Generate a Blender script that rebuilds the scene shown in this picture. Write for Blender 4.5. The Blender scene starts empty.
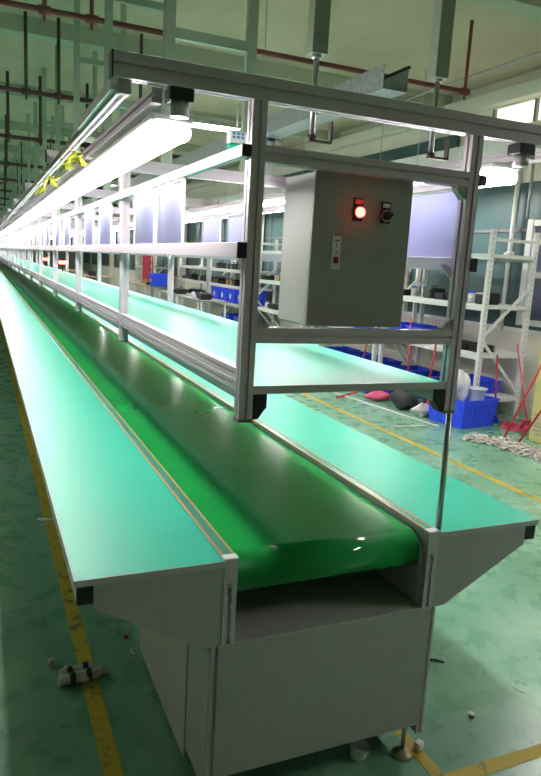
import bpy, math, random
from mathutils import Vector, Matrix
random.seed(7)
PI = math.pi
FZ = -0.10            # floor level; the camera stands at z = 1.8
COL = bpy.context.scene.collection
SC = bpy.context.scene

# ------------------------------------------------------------------ materials
def new_mat(name):
    m = bpy.data.materials.new(name); m.use_nodes = True
    nt = m.node_tree
    return m, nt, nt.nodes['Principled BSDF']

def plain(name, col, rough=.5, metal=0., var=.06, scale=9., bump=0., coat=0., spec=.5, alpha=None, trans=0.):
    m, nt, b = new_mat(name)
    tc = nt.nodes.new('ShaderNodeTexCoord')
    nz = nt.nodes.new('ShaderNodeTexNoise'); nz.inputs['Scale'].default_value = scale
    nz.inputs['Detail'].default_value = 5
    nt.links.new(tc.outputs['Object'], nz.inputs['Vector'])
    rp = nt.nodes.new('ShaderNodeValToRGB')
    rp.color_ramp.elements[0].position = .3; rp.color_ramp.elements[1].position = .7
    rp.color_ramp.elements[0].color = [c * (1 - var) for c in col] + [1]
    rp.color_ramp.elements[1].color = [min(1, c * (1 + var)) for c in col] + [1]
    nt.links.new(nz.outputs['Fac'], rp.inputs['Fac'])
    nt.links.new(rp.outputs['Color'], b.inputs['Base Color'])
    b.inputs['Roughness'].default_value = rough
    b.inputs['Metallic'].default_value = metal
    b.inputs['Specular IOR Level'].default_value = spec
    if coat: b.inputs['Coat Weight'].default_value = coat
    if trans: b.inputs['Transmission Weight'].default_value = trans
    if alpha is not None: b.inputs['Alpha'].default_value = alpha
    if bump:
        bp = nt.nodes.new('ShaderNodeBump'); bp.inputs['Strength'].default_value = bump
        bp.inputs['Distance'].default_value = .01
        nt.links.new(nz.outputs['Fac'], bp.inputs['Height']); nt.links.new(bp.outputs['Normal'], b.inputs['Normal'])
    return m

def emit(name, col, strength):
    m, nt, b = new_mat(name)
    b.inputs['Base Color'].default_value = (*col, 1)
    b.inputs['Emission Color'].default_value = (*col, 1)
    b.inputs['Emission Strength'].default_value = strength
    return m

def floor_mat():
    m, nt, b = new_mat('green_epoxy_floor')
    N = nt.nodes; L = nt.links
    g = N.new('ShaderNodeNewGeometry')
    n1 = N.new('ShaderNodeTexNoise'); n1.inputs['Scale'].default_value = 1.3; n1.inputs['Detail'].default_value = 8; n1.inputs['Roughness'].default_value = .65
    n2 = N.new('ShaderNodeTexNoise'); n2.inputs['Scale'].default_value = 7; n2.inputs['Detail'].default_value = 6
    n3 = N.new('ShaderNodeTexNoise'); n3.inputs['Scale'].default_value = 38; n3.inputs['Detail'].default_value = 3
    for n in (n1, n2, n3): L.new(g.outputs['Position'], n.inputs['Vector'])
    r1 = N.new('ShaderNodeValToRGB')
    e = r1.color_ramp.elements
    e[0].position = .32; e[0].color = (.14, .33, .21, 1)
    e[1].position = .72; e[1].color = (.36, .58, .43, 1)
    x = e.new(.52); x.color = (.19, .42, .27, 1)
    L.new(n1.outputs['Fac'], r1.inputs['Fac'])
    r2 = N.new('ShaderNodeValToRGB')
    e = r2.color_ramp.elements; e[0].position = .30; e[0].color = (.80, .83, .80, 1); e[1].position = .70; e[1].color = (1, 1, 1, 1)
    L.new(n2.outputs['Fac'], r2.inputs['Fac'])
    mx = N.new('ShaderNodeMix'); mx.data_type = 'RGBA'; mx.blend_type = 'MULTIPLY'; mx.inputs[0].default_value = .5
    L.new(r1.outputs['Color'], mx.inputs[6]); L.new(r2.outputs['Color'], mx.inputs[7])
    # pale worn specks
    r3 = N.new('ShaderNodeValToRGB')
    e = r3.color_ramp.elements; e[0].position = .68; e[0].color = (0, 0, 0, 1); e[1].position = .74; e[1].color = (1, 1, 1, 1)
    L.new(n3.outputs['Fac'], r3.inputs['Fac'])
    mx2 = N.new('ShaderNodeMix'); mx2.data_type = 'RGBA'
    mm = N.new('ShaderNodeMath'); mm.operation = 'MULTIPLY'; mm.inputs[1].default_value = .35
    L.new(r3.outputs['Color'], mm.inputs[0]); L.new(mm.outputs[0], mx2.inputs[0])
    L.new(mx.outputs[2], mx2.inputs[6]); mx2.inputs[7].default_value = (.35, .45, .36, 1)
    L.new(mx2.outputs[2], b.inputs['Base Color'])
    rr = N.new('ShaderNodeMapRange'); rr.inputs['To Min'].default_value = .16; rr.inputs['To Max'].default_value = .42
    L.new(n2.outputs['Fac'], rr.inputs['Value']); L.new(rr.outputs['Result'], b.inputs['Roughness'])
    bp = N.new('ShaderNodeBump'); bp.inputs['Strength'].default_value = .12; bp.inputs['Distance'].default_value = .004
    L.new(n2.outputs['Fac'], bp.inputs['Height']); L.new(bp.outputs['Normal'], b.inputs['Normal'])
    return m

def worn_paint(name, col, dark, thr=.58):
    m, nt, b = new_mat(name)
    N = nt.nodes; L = nt.links
    g = N.new('ShaderNodeNewGeometry')
    n = N.new('ShaderNodeTexNoise'); n.inputs['Scale'].default_value = 14; n.inputs['Detail'].default_value = 7; n.inputs['Roughness'].default_value = .7
    L.new(g.outputs['Position'], n.inputs['Vector'])
    r = N.new('ShaderNodeValToRGB'); e = r.color_ramp.elements
    e[0].position = thr - .02; e[0].color = (*col, 1); e[1].position = thr + .05; e[1].color = (*dark, 1)
    L.new(n.outputs['Fac'], r.inputs['Fac']); L.new(r.outputs['Color'], b.inputs['Base Color'])
    b.inputs['Roughness'].default_value = .55
    return m

def ceiling_mat():
    m, nt, b = new_mat('painted_concrete_ceiling')
    N = nt.nodes; L = nt.links
    g = N.new('ShaderNodeNewGeometry')
    n = N.new('ShaderNodeTexNoise'); n.inputs['Scale'].default_value = .9; n.inputs['Detail'].default_value = 6
    L.new(g.outputs['Position'], n.inputs['Vector'])
    r = N.new('ShaderNodeValToRGB'); e = r.color_ramp.elements
    e[0].position = .3; e[0].color = (.50, .42, .29, 1); e[1].position = .7; e[1].color = (.60, .50, .36, 1)
    L.new(n.outputs['Fac'], r.inputs['Fac'])
    sx = N.new('ShaderNodeSeparateXYZ'); L.new(g.outputs['Position'], sx.inputs[0])
    w = N.new('ShaderNodeMath'); w.operation = 'MULTIPLY'; w.inputs[1].default_value = 32
    s = N.new('ShaderNodeMath'); s.operation = 'SINE'
    L.new(sx.outputs['X'], w.inputs[0]); L.new(w.outputs[0], s.inputs[0])
    bp = N.new('ShaderNodeBump'); bp.inputs['Strength'].default_value = .15; bp.inputs['Distance'].default_value = .01
    L.new(s.outputs[0], bp.inputs['Height']); L.new(bp.outputs['Normal'], b.inputs['Normal'])
    L.new(r.outputs['Color'], b.inputs['Base Color']); b.inputs['Roughness'].default_value = .85
    return m

M = dict(
    floor=floor_mat(), ceiling=ceiling_mat(),
    line_yellow=worn_paint('worn_yellow_paint', (.55, .40, .03), (.10, .12, .05)),
    line_white=worn_paint('worn_white_paint', (.55, .58, .55), (.2, .3, .25), .6),
    cream=plain('cream_wall_paint', (.72, .68, .58), .8, var=.05, scale=1.5),
    beamgreen=plain('sage_beam_paint', (.44, .48, .36), .8, var=.06, scale=1.2),
    teal_glass=plain('dark_teal_glazing', (.045, .105, .11), .38, var=.12, scale=2.),
    white_paint=plain('white_paint', (.78, .78, .76), .5, var=.03),
    alu=plain('anodised_aluminium', (.64, .56, .62), .38, .35, var=.03, scale=30),
    alu_dark=plain('dark_aluminium', (.20, .20, .20), .5, .5, var=.05),  # dark grey aluminium for window frames and post end caps
    galv=plain('galvanised_steel', (.58, .60, .62), .38, .75, var=.22, scale=60),
    steel=plain('brushed_steel', (.5, .5, .5), .35, .9, var=.05, scale=40),
    grey=plain('grey_powder_coat', (.47, .44, .45), .42, .15, var=.03, scale=25, bump=.03),
    grey_light=plain('warm_grey_panel', (.50, .49, .42), .5, 0, var=.03, scale=6),
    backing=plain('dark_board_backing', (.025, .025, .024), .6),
    tray=plain('smooth_grey_tray', (.62, .60, .60), .26, .3, var=.03),
    box_paint=plain('light_grey_enclosure_paint', (.32, .32, .295), .45, .05, var=.02, scale=20),
    black=plain('black_plastic', (.012, .012, .013), .45, var=.1),
    rubber=plain('black_rubber', (.02, .02, .02), .7, var=.1),
    mat_green=plain('teal_green_laminate', (.018, .46, .31), .40, var=.04, scale=3., spec=.36),
    guard_green=plain('green_guard_strip', (.03, .27, .18), .3, var=.05, scale=6),
    edge=plain('grey_edge_band', (.52, .53, .52), .45, var=.03),
    orange=plain('orange_edge_line', (.62, .23, .07), .5, var=.12, scale=30),
    belt=plain('glossy_green_belt', (.014, .31, .065), .10, var=.09, scale=2.5, spec=.33),
    lamp=emit('lit_tube', (1., .985, .96), 15.),
    lamp_far=emit('lit_ceiling_tube', (1., .96, .93), 180.),
    clear=plain('frosted_lamp_cover', (.9, .9, .9), .2, var=.01, trans=.85),
    red_lens=emit('glowing_red_lens', (1., .05, .04), 9.),
    red_hot=emit('glowing_lens_core', (1., .38, .14), 10.),
    red=plain('red_plastic', (.50, .025, .02), .4),
    redpipe=plain('red_brown_pipe_paint', (.19, .040, .032), .5, var=.15, scale=5),
    brownpipe=plain('dark_brown_pipe_paint', (.085, .042, .035), .55, var=.15, scale=5),
    pink=plain('pink_plastic', (.75, .10, .20), .45),
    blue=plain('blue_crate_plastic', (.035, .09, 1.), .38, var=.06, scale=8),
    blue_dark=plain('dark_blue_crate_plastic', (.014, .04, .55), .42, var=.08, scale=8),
    yarn=plain('grey_cotton_yarn', (.66, .61, .57), .95, var=.25, scale=40),
    yellow=plain('pale_yellow_enamel', (.72, .62, .25), .45, var=.03),
    ribbon=plain('yellow_ribbon', (.48, .50, .05), .5, var=.2, scale=30),
    card=plain('brown_cardboard', (.45, .29, .14), .85, var=.08),
    whiteplastic=plain('white_plastic', (.80, .80, .78), .45, var=.03),
    pocket=plain('violet_plastic_pocket', (.18, .18, .27), .34, var=.10, scale=4., alpha=.96),
    clearplastic=plain('clear_plastic_film', (.85, .86, .88), .15, var=.05, scale=14, alpha=.85, bump=.6),
    frosty=plain('milky_plastic_tub', (.72, .80, .84), .25, var=.04, alpha=.85),
    darkcloth=plain('dark_grey_cloth', (.045, .045, .05), .85, var=.2, scale=12),
    redcloth=plain('crimson_cloth', (.55, .02, .06), .8, var=.12),
    whitecloth=plain('white_cloth', (.55, .52, .49), .9, var=.1, scale=20),
    brass=plain('brass_foot', (.42, .36, .20), .4, .5, var=.1),
    wood=plain('tan_bench_top', (.50, .36, .22), .55, var=.08, scale=5),
    tabletop_grey=plain('grey_bench_top', (.30, .31, .31), .5),
    label=plain('grey_label_film', (.72, .72, .72), .4, var=.03),
    red_dark=plain('dark_red_print', (.22, .01, .02), .5),
    coral=plain('coral_print', (.75, .08, .08), .5),
    greenpost=plain('sage_painted_steel_tube', (.40, .46, .36), .55, .1, var=.05),
    curtain=emit('daylit_blind', (.9, .86, .76), .55),
    blueprint=plain('blue_print', (.08, .25, .55), .5),
)

def translucent(m, col, fac):
    nt = m.node_tree; b = nt.nodes['Principled BSDF']; out = nt.nodes['Material Output']
    t = nt.nodes.new('ShaderNodeBsdfTranslucent'); t.inputs['Color'].default_value = (*col, 1)
    mx = nt.nodes.new('ShaderNodeMixShader'); mx.inputs[0].default_value = fac
    nt.links.new(b.outputs[0], mx.inputs[1]); nt.links.new(t.outputs[0], mx.inputs[2]); nt.links.new(mx.outputs[0], out.inputs['Surface'])
translucent(M['pocket'], (.62, .62, .86), .5)

# ------------------------------------------------------------------ mesh building
class MB:
    def __init__(s): s.v = []; s.f = []; s.mi = []; s.sm = []
    def add(s, vs, fs, mi=0, smooth=False):
        o = len(s.v); s.v += [tuple(v) for v in vs]
        s.f += [tuple(i + o for i in f) for f in fs]; s.mi += [mi] * len(fs); s.sm += [smooth] * len(fs)
        return s
    def box(s, x0, x1, y0, y1, z0, z1, mi=0, bev=0.):
        if bev <= 0:
            vs = [(x, y, z) for z in (z0, z1) for y in (y0, y1) for x in (x0, x1)]
            return s.add(vs, [(0, 2, 3, 1), (4, 5, 7, 6), (0, 1, 5, 4), (2, 6, 7, 3), (0, 4, 6, 2), (1, 3, 7, 5)], mi)
        b = min(bev, (x1 - x0) * .45, (y1 - y0) * .45, (z1 - z0) * .45)
        poly = [(x0 + b, y0), (x1 - b, y0), (x1, y0 + b), (x1, y1 - b), (x1 - b, y1), (x0 + b, y1), (x0, y1 - b), (x0, y0 + b)]
        cx, cy = (x0 + x1) / 2, (y0 + y1) / 2
        def ins(p):
            return (min(max(p[0], x0 + b), x1 - b), min(max(p[1], y0 + b), y1 - b))
        rings = [[(*ins(p), z0) for p in poly], [(*p, z0 + b) for p in poly], [(*p, z1 - b) for p in poly], [(*ins(p), z1) for p in poly]]
        vs = [v for r in rings for v in r]; fs = []
        for k in range(3):
            for i in range(8):
                j = (i + 1) % 8
                fs.append((k * 8 + i, k * 8 + j, (k + 1) * 8 + j, (k + 1) * 8 + i))
        fs.append(tuple(reversed(range(8)))); fs.append(tuple(range(24, 32)))
        return s.add(vs, fs, mi)
    def extrude(s, poly, a, b, axis, mi=0, smooth=False):
        """poly: list of (u, v); axis 'X': (u,v)->(y,z); 'Y': (x,z); 'Z': (x,y)"""
        def P(u, v, t):
            return (t, u, v) if axis == 'X' else ((u, t, v) if axis == 'Y' else (u, v, t))
        n = len(poly)
        vs = [P(u, v, a) for u, v in poly] + [P(u, v, b) for u, v in poly]
        fs = [(i, (i + 1) % n, n + (i + 1) % n, n + i) for i in range(n)]
        area = sum(poly[i][0] * poly[(i + 1) % n][1] - poly[(i + 1) % n][0] * poly[i][1] for i in range(n))
        flip = (area < 0) ^ (axis == 'Y') ^ (b < a)
        caps = [tuple(reversed(range(n))), tuple(range(n, 2 * n))]
        if flip:
            fs = [tuple(reversed(f)) for f in fs]; caps = [tuple(reversed(f)) for f in caps]
        s.add(vs, fs, mi, smooth)
        o = len(s.v) - 2 * n
        s.f += [tuple(i + o for i in f) for f in caps]; s.mi += [mi] * 2; s.sm += [False] * 2
        return s
    def tube(s, pts, r, n=10, mi=0, smooth=True, caps=True):
        pts = [Vector(p) for p in pts]; rs = r if isinstance(r, (list, tuple)) else [r] * len(pts)
        o = len(s.v); up = None; rings = []
        for i, p in enumerate(pts):
            d = (pts[min(i + 1, len(pts) - 1)] - pts[max(i - 1, 0)]).normalized()
            if up is None:
                up = Vector((0, 0, 1)) if abs(d.z) < .9 else Vector((1, 0, 0))
            u = (up - d * up.dot(d)).normalized(); w = d.cross(u); up = u
            rings.append([p + (u * math.cos(2 * PI * k / n) + w * math.sin(2 * PI * k / n)) * rs[i] for k in range(n)])
        vs = [v for g in rings for v in g]; fs = []
        for i in range(len(pts) - 1):
            for k in range(n):
                fs.append((i * n + k, i * n + (k + 1) % n, (i + 1) * n + (k + 1) % n, (i + 1) * n + k))
        s.add(vs, fs, mi, smooth)
        if caps:
            s.f += [tuple(o + k for k in reversed(range(n))), tuple(o + (len(pts) - 1) * n + k for k in range(n))]
            s.mi += [mi] * 2; s.sm += [False] * 2
        return s
    def bar(s, p, q, w, h, mi=0):
        """rectangular bar between two points"""
        p = Vector(p); q = Vector(q); d = (q - p).normalized()
        up = Vector((0, 0, 1)) if abs(d.z) < .95 else Vector((0, 1, 0))
        a = d.cross(up).normalized() * w / 2; b = a.cross(d).normalized() * h / 2
        vs = [c + x * a + y * b for c in (p, q) for x, y in ((-1, -1), (1, -1), (1, 1), (-1, 1))]
        return s.add(vs, [(0, 1, 5, 4), (1, 2, 6, 5), (2, 3, 7, 6), (3, 0, 4, 7), (3, 2, 1, 0), (4, 5, 6, 7)], mi)
    def blob(s, c, r, seed=0, amp=.2, nu=14, nv=9, mi=0):
        rnd = random.Random(seed); ph = [rnd.uniform(0, 6.3) for _ in range(6)]
        vs = []; fs = []
        for j in range(nv + 1):
            t = PI * j / nv
            for i in range(nu):
                a = 2 * PI * i / nu
                k = 1 + amp * (math.sin(3 * a + ph[0] + 2 * t) * .5 + math.sin(5 * t + ph[1] + a) * .35 + math.sin(7 * a + ph[2]) * .25 * math.sin(t))
                vs.append((c[0] + r[0] * k * math.sin(t) * math.cos(a), c[1] + r[1] * k * math.sin(t) * math.sin(a), c[2] + r[2] * k * math.cos(t)))
        for j in range(nv):
            for i in range(nu):
                i2 = (i + 1) % nu
                fs.append((j * nu + i, (j + 1) * nu + i, (j + 1) * nu + i2, j * nu + i2))
        return s.add(vs, fs, mi, True)
    def build(s, name, mats, parent=None, loc=(0, 0, 0), rz=0.):
        me = bpy.data.meshes.new(name); me.from_pydata(s.v, [], s.f)
        for m in (mats if isinstance(mats, (list, tuple)) else [mats]): me.materials.append(m)
        for p, mi, sm in zip(me.polygons, s.mi, s.sm): p.material_index = mi; p.use_smooth = sm
        me.update()
        o = bpy.data.objects.new(name, me); COL.objects.link(o)
        o.location = loc; o.rotation_euler = (0, 0, rz)
        if parent: o.parent = parent
        return o

def tag(o, label, cat, group=None):
    o['label'] = label; o['category'] = cat
    if group: o['group'] = group
    return o
def thing(name, label, cat, loc=(0, 0, 0), rz=0., group=None):
    o = bpy.data.objects.new(name, None); COL.objects.link(o); o.location = loc; o.rotation_euler = (0, 0, rz)
    o.empty_display_size = .1
    return tag(o, label, cat, group)
def struct(o): o['kind'] = 'structure'; return o
KIDS = {}
def dup(root, loc, rz=None, label=None, group=None, mats=None):
    r = root.copy(); COL.objects.link(r); r.location = loc
    if rz is not None: r.rotation_euler = (0, 0, rz)
    if label: r['label'] = label
    if group: r['group'] = group
    for ch in [c for c in root.children]:
        c = ch.copy(); COL.objects.link(c); c.parent = r
        for g in [g for g in ch.children]:
            d = g.copy(); COL.objects.link(d); d.parent = c
    return r

def slot_poly(w, h, g=.009, d=.007, cx=0., cy=0., sides='lrbt'):
    """aluminium extrusion outline with one groove in each side; centred"""
    a, b = w / 2, h / 2; k = g / 2; e = .0012
    p = [(-a + e, -b)]
    p += [(-k, -b), (-k, -b + d), (k, -b + d), (k, -b)] if 'b' in sides else []
    p += [(a - e, -b), (a, -b + e)]
    p += [(a, -k), (a - d, -k), (a - d, k), (a, k)] if 'r' in sides else []
    p += [(a, b - e), (a - e, b)]
    p += [(k, b), (k, b - d), (-k, b - d), (-k, b)] if 't' in sides else []
    p += [(-a + e, b), (-a, b - e)]
    p += [(-a, k), (-a + d, k), (-a + d, -k), (-a, -k)] if 'l' in sides else []
    p += [(-a, -b + e)]
    return [(x + cx, y + cy) for x, y in p]

# ================================================================== SETTING
Y_END = 52.
struct(MB().box(-9, 7.3, -5, Y_END, FZ - .12, FZ).build('floor', M['floor']))
CZ = 4.6
struct(MB().box(-9, 7.3, -5, Y_END, CZ, CZ + .15).build('ceiling', M['ceiling']))
struct(MB().box(-9.15, -9, -5, Y_END, FZ, CZ).build('wall_left', M['cream']))
struct(MB().box(-9, 7.3, Y_END, Y_END + .15, FZ, CZ).build('wall_back', M['cream']))
struct(MB().box(-9, 7.3, -5.15, -5, FZ, CZ).build('wall_front', M['cream']))
# right wall: low cream wall, glazing between mullions, pale duct beam, upper glazing
WX = 7.0
wr = MB()
wr.box(WX, WX + .2, -5, Y_END, FZ, 1.05)
wr.box(WX, WX + .2, -5, Y_END, 3.12, 3.92)
wr.box(WX, WX + .2, -5, 6.6, 3.92, 4.22); wr.box(WX, WX + .2, 8.3, Y_END, 3.92, 4.22)
wr.box(WX, WX + .2, -5, Y_END, 4.22, CZ)
ys = [-5 + 3.8 * i for i in range(16)]
for y in ys: wr.box(WX, WX + .2, y - .12, y + .12, 1.05, 3.12)
struct(wr.build('wall_right', M['cream']))
struct(MB().box(WX - .03, WX, -5, Y_END, 1.05, 1.10).build('trim_1', M['white_paint']))
struct(MB().box(WX - .34, WX - .002, -5, Y_END, 3.36, 3.70, bev=.01).build('trim_2', M['white_paint']))
struct(MB().box(WX - .16, WX - .002, -5, Y_END, 4.24, 4.44, bev=.01).build('trim_3', M['cream']))
struct(MB().box(WX - .05, WX - .002, 9.0, 16.0, 3.72, 3.98).build('trim_4', M['teal_glass']))
for i, y in enumerate(ys[:-1]):
    w = MB(); w.box(WX + .06, WX + .08, y + .12, y + 3.68, 1.05, 3.12)
    w0 = struct(w.build('window_%d' % (i + 1), M['teal_glass']))
    fr = MB()
    for yy in (y + 1.25, y + 2.5): fr.box(WX + .03, WX + .06, yy - .02, yy + .02, 1.05, 3.12)
    fr.box(WX + .03, WX + .06, y + .12, y + 3.68, 2.45, 2.49)
    fr.build('window_frame', M['alu_dark'], w0)
hw = MB().box(WX + .05, WX + .07, 6.6, 8.3, 3.92, 4.22)
hw = struct(hw.build('window_20', M['curtain']))
fr = MB()
for yy in (6.62, 7.45, 8.28): fr.box(WX + .0, WX + .05, yy - .02, yy + .02, 3.92, 4.22)
fr.build('window_frame', M['alu_dark'], hw)
# white framed window set in the wall at the photo's right edge
w0 = MB().box(WX - .02, WX - .005, 5.5, 7.2, 1.25, 2.5); w0 = struct(w0.build('window_21', M['pocket']))
fr = MB()
for yy in (5.5, 6.35, 7.2): fr.box(WX - .07, WX - .01, yy - .05, yy + .05, 1.15, 2.6)
for zz in (1.2, 1.85, 2.3, 2.55): fr.box(WX - .064, WX - .01, 5.56, 7.14, zz - .04, zz + .04)
fr.build('window_frame', M['white_paint'], w0)
# ceiling beams across the hall
k = 0
for yb in [1.9, 5.6, 9.4, 13.1, 16.8, 20.5, 24.2, 27.9, 31.6, 35.3, 39.0, 42.7, 46.4]:
    k += 1
    o = MB().box(-9, 7.0, yb - .1, yb + .18, CZ - .19, CZ)
    struct(o.build('ceiling_beam', M['beamgreen']))
# columns on the right wall
for y in (16.9, 24.3, 31.7, 39.1):
    struct(MB().box(6.8, 7.0, y, y + .5, FZ, CZ).build('wall_column', M['cream']))
# painted lines
def line(name, x0, x1, y0, y1, mat, label):
    o = MB().box(x0, x1, y0, y1, FZ, FZ + .0015).build(name, mat); o['label'] = label; return struct(o)
line('floor_line', .375, .445, -2, Y_END - 1, M['line_yellow'], 'worn yellow line on the dark floor left of the conveyor')
line('floor_line', 4.40, 4.47, 1.0, Y_END - 1, M['line_yellow'], 'thin yellow line on the green floor of the right aisle')
o = MB(); o.box(1.545, 1.60, 1.695, 2.02, FZ, FZ + .0015); o.box(1.60, 4.4, 1.695, 1.755, FZ, FZ + .0015)
o = o.build('floor_line', M['line_yellow']); struct(o); o['label'] = 'scuffed yellow corner line on the floor by the front foot'

# ================================================================== CONVEYOR
YF = 1.87; YE = 46.
XC = 1.133
conv = thing('belt_conveyor', 'long grey belt conveyor with a green belt and teal worktops along both sides', 'conveyor', (XC, YF, FZ))
def cpart(mb, name, mat, parent=conv, label=None):
    loc = (-XC, -YF, -FZ) if parent is conv else (0, 0, 0)
    o = mb.build(name, mat, parent, loc)
    if label: o['label'] = label
    return o
# belt: closed loop round the front roller
bl = MB(); R_ = .0725; zc = .7625; yc = YF + .105
pts = [(YE, zc + R_)]
for i in range(15):
    a = PI / 2 + PI * i / 14
    pts.append((yc + R_ * math.cos(a), zc + R_ * math.sin(a)))
pts.append((YE, zc - R_))
inner = [(y + (0 if i in (0, len(pts) - 1) else 0), z) for i, (y, z) in enumerate(pts)]
n = len(pts); t_ = .004
outer = []; inn = []
for i, (y, z) in enumerate(pts):
    if i in (0,): outer.append((y, z)); inn.append((y, z - t_))
    elif i == n - 1: outer.append((y, z)); inn.append((y, z + t_))
    else:
        dy, dz = (y - yc) / R_, (z - zc) / R_
        outer.append((y, z)); inn.append((yc + dy * (R_ - t_), zc + dz * (R_ - t_)))
bx0, bx1 = .762, 1.492
vs = []; fs = []
for (x) in (bx0, bx1):
    vs += [(x, y, z) for y, z in outer]; vs += [(x, y, z) for y, z in inn]
for i in range(n - 1):
    fs.append((i, 2 * n + i, 2 * n + i + 1, i + 1))
    fs.append((n + i, n + i + 1, 3 * n + i + 1, 3 * n + i))
    fs.append((i, i + 1, n + i + 1, n + i)); fs.append((2 * n + i, 3 * n + i, 3 * n + i + 1, 2 * n + i + 1))
bl.add([(x, y, z) for x, y, z in vs], fs, 0, False)
for i in range(len(bl.sm)):
    if i % 4 in (0, 1) and 4 <= i < 4 * (n - 2): bl.sm[i] = True
belt = cpart(bl, 'belt', M['belt'])
cpart(MB().tube([(bx0 + .01, yc, zc), (bx1 - .01, yc, zc)], R_ - .006, 24), 'roller', M['steel'])
# slider bed beneath the belt, hidden mostly
cpart(MB().box(.76, 1.50, YF + .2, YE, .79, .825), 'slider_bed', M['galv'])
# worktops
for sgn, (x0, x1) in (('l', (.231, .700)), ('r', (1.548, 2.035))):
    mb = MB(); y = YF
    while y < YE - .1:
        y2 = min(y + 2.44, YE); mb.box(x0 + .002, x1, y + (.0008 if y > YF else .002), y2 - .0008, .832, .8505); y = y2
    w = cpart(mb, 'worktop', M['mat_green'])
    eb = MB(); eb.box(x0, x1, YF - .001, YF + .002, .829, .850)
    xo = x0 if sgn == 'l' else x1
    eb.box(xo - .0015, xo + .002, YF, YE, .829, .850)
    cpart(eb, 'edge_band', M['edge'], w)
# side guards (tall extrusion with a capped upper half, open slot below)
for x0, x1 in ((.700, .746), (1.502, 1.548)):
    g = MB()
    cx = (x0 + x1) / 2; s_ = .006
    poly = [(x0, .55), (cx - s_, .55), (cx - s_, .556)]
    g.box(x0, cx - s_, YF, YE, .55, .853)
    g.box(cx + s_, x1, YF, YE, .55, .853)
    g.box(cx - s_, cx + s_, YF + .012, YE, .55, .853)
    g.box(cx - s_, cx + s_, YF, YF + .013, .755, .853)
    go = cpart(g, 'side_guard', M['alu'])
    cpart(MB().box(x0 + .008, x1 - .008, YF + .035, YE, .8525, .8560), 'guard_strip', M['guard_green'], go)
    for xa in (x0 + .001, x1 - .007):
        cpart(MB().box(xa, xa + .006, YF + .035, YE, .8525, .8570), 'edge_line', M['orange'], go)
    cpart(MB().box(x0 - .002, x1 + .002, YF - .002, YF + .034, .850, .8585, bev=.002), 'cap_strip', M['whiteplastic'], go)
    for zz in (.762, .735, .690):
        b_ = MB(); b_.tube([(cx, YF - .004, zz), (cx, YF + .004, zz)], .0085 if zz != .735 else .006, 12)
        b_.tube([(cx, YF - .008, zz), (cx, YF - .003, zz)], .0045, 6)
        cpart(b_, 'bolt', M['steel'], go)
    # inner side plate between guard and roller
    xi = (x1 + .001, x1 + .010) if x0 < 1 else (x0 - .010, x0 - .001)
    cpart(MB().box(*xi, YF + .03, YF + .9, .56, .80), 'side_plate', M['grey'])
# triangular worktop brackets
def bracket(xin, xout, y0, th, mb):
    poly = [(xin, .829), (xin, .548), (xin + (xout - xin) * .13, .548), (xout, .752), (xout, .829)]
    mb.extrude(poly, y0, y0 + th, 'Y')
yb = [YF + .003] + [YF + 1.2 * i for i in range(1, 25)]
for xin, xout in ((.699, .288), (1.549, 1.975)):
    for i, y in enumerate(yb):
        mb = MB(); bracket(xin, xout, y, .006 if i == 0 else .004, mb)
        # folded lower flange
        p = Vector((xin + (xout - xin) * .13, y, .548)); q = Vector((xout, y, .752))
        mb.bar((p.x, y + .015, p.z), (q.x, y + .015, q.z), .028, .003)
        cpart(mb, 'bracket', M['grey'])
# outer square tubes under the worktops with black end caps
for xa, xb in ((.238, .286), (1.980, 2.028)):
    t = cpart(MB().box(xa, xb, YF + .012, YE, .772, .826), 'rail_tube', M['alu'])
    cpart(MB().box(xa - .001, xb + .001, YF + .002, YF + .014, .768, .829, bev=.003), 'end_cap', M['black'], t)
# front housing with tray
cpart(MB().box(.690, 1.550, YF - .001, YF + .004, .045, .552, bev=.002), 'front_panel', M['grey'])
tr = MB(); tr.box(.747, 1.501, YF + .0, YF + .62, .549, .554); tr.box(.747, 1.501, YF + .62, YF + .63, .549, .79)
cpart(tr, 'drip_tray', M['tray'])
for x in (.705, 1.536):
    for z in (.53, .07): cpart(MB().tube([(x, YF - .004, z), (x, YF + .001, z)], .006, 10), 'screw', M['steel'])
cl = MB()
cl.extrude(slot_poly(.03, .03, cx=.683, cy=YF + .02), FZ + .10, .548, 'Z')
cpart(MB().extrude(slot_poly(.03, .03, cx=1.557, cy=YF + .02), FZ + .10, .548, 'Z'), 'corner_post', M['alu'])
cpart(cl, 'corner_post', M['alu'])
for x, a in ((.668, 0), (1.562, 1)):
    sp = cpart(MB().box(x, x + .006, YF + .27, 2.91, FZ + .02, .50, bev=.002), 'side_panel', M['grey_light'])
    cpart(MB().box(x + .002, x + .008, YF + .035, YF + .26, FZ + .08, .548), 'access_strip', M['grey'])
cpart(MB().box(.70, 1.54, 2.905, 2.913, FZ + .02, .55), 'rear_panel', M['grey'])
# levelling feet at front and leg frames down the line
def foot(x, y):
    f = MB(); f.tube([(x, y, FZ + .03), (x, y, FZ + .13)], .009, 10)
    o = cpart(f, 'levelling_foot', M['steel'])
    d = MB(); d.tube([(x, y, FZ), (x, y, FZ + .008), (x, y, FZ + .014), (x, y, FZ + .030)], [.042, .042, .036, .013], 20)
    cpart(d, 'foot_pad', M['brass'], o)
foot(.735, YF + .05); foot(1.505, YF + .03)
for i in range(1, 20):
    y = YF + 2.2 * i
    for x in (.74, 1.505):
        cpart(MB().extrude(slot_poly(.045, .045, cx=x, cy=y), FZ + .06, .55, 'Z'), 'leg', M['alu'])
        if i < 5: foot(x, y)
    cpart(MB().box(.76, 1.485, y - .02, y + .02, .10, .14), 'cross_brace', M['alu'])
# long floor-side bottom tray of the return run
cpart(MB().box(.75, 1.50, YF + 1.1, YE, .555, .565), 'under_tray', M['grey'])

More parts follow.
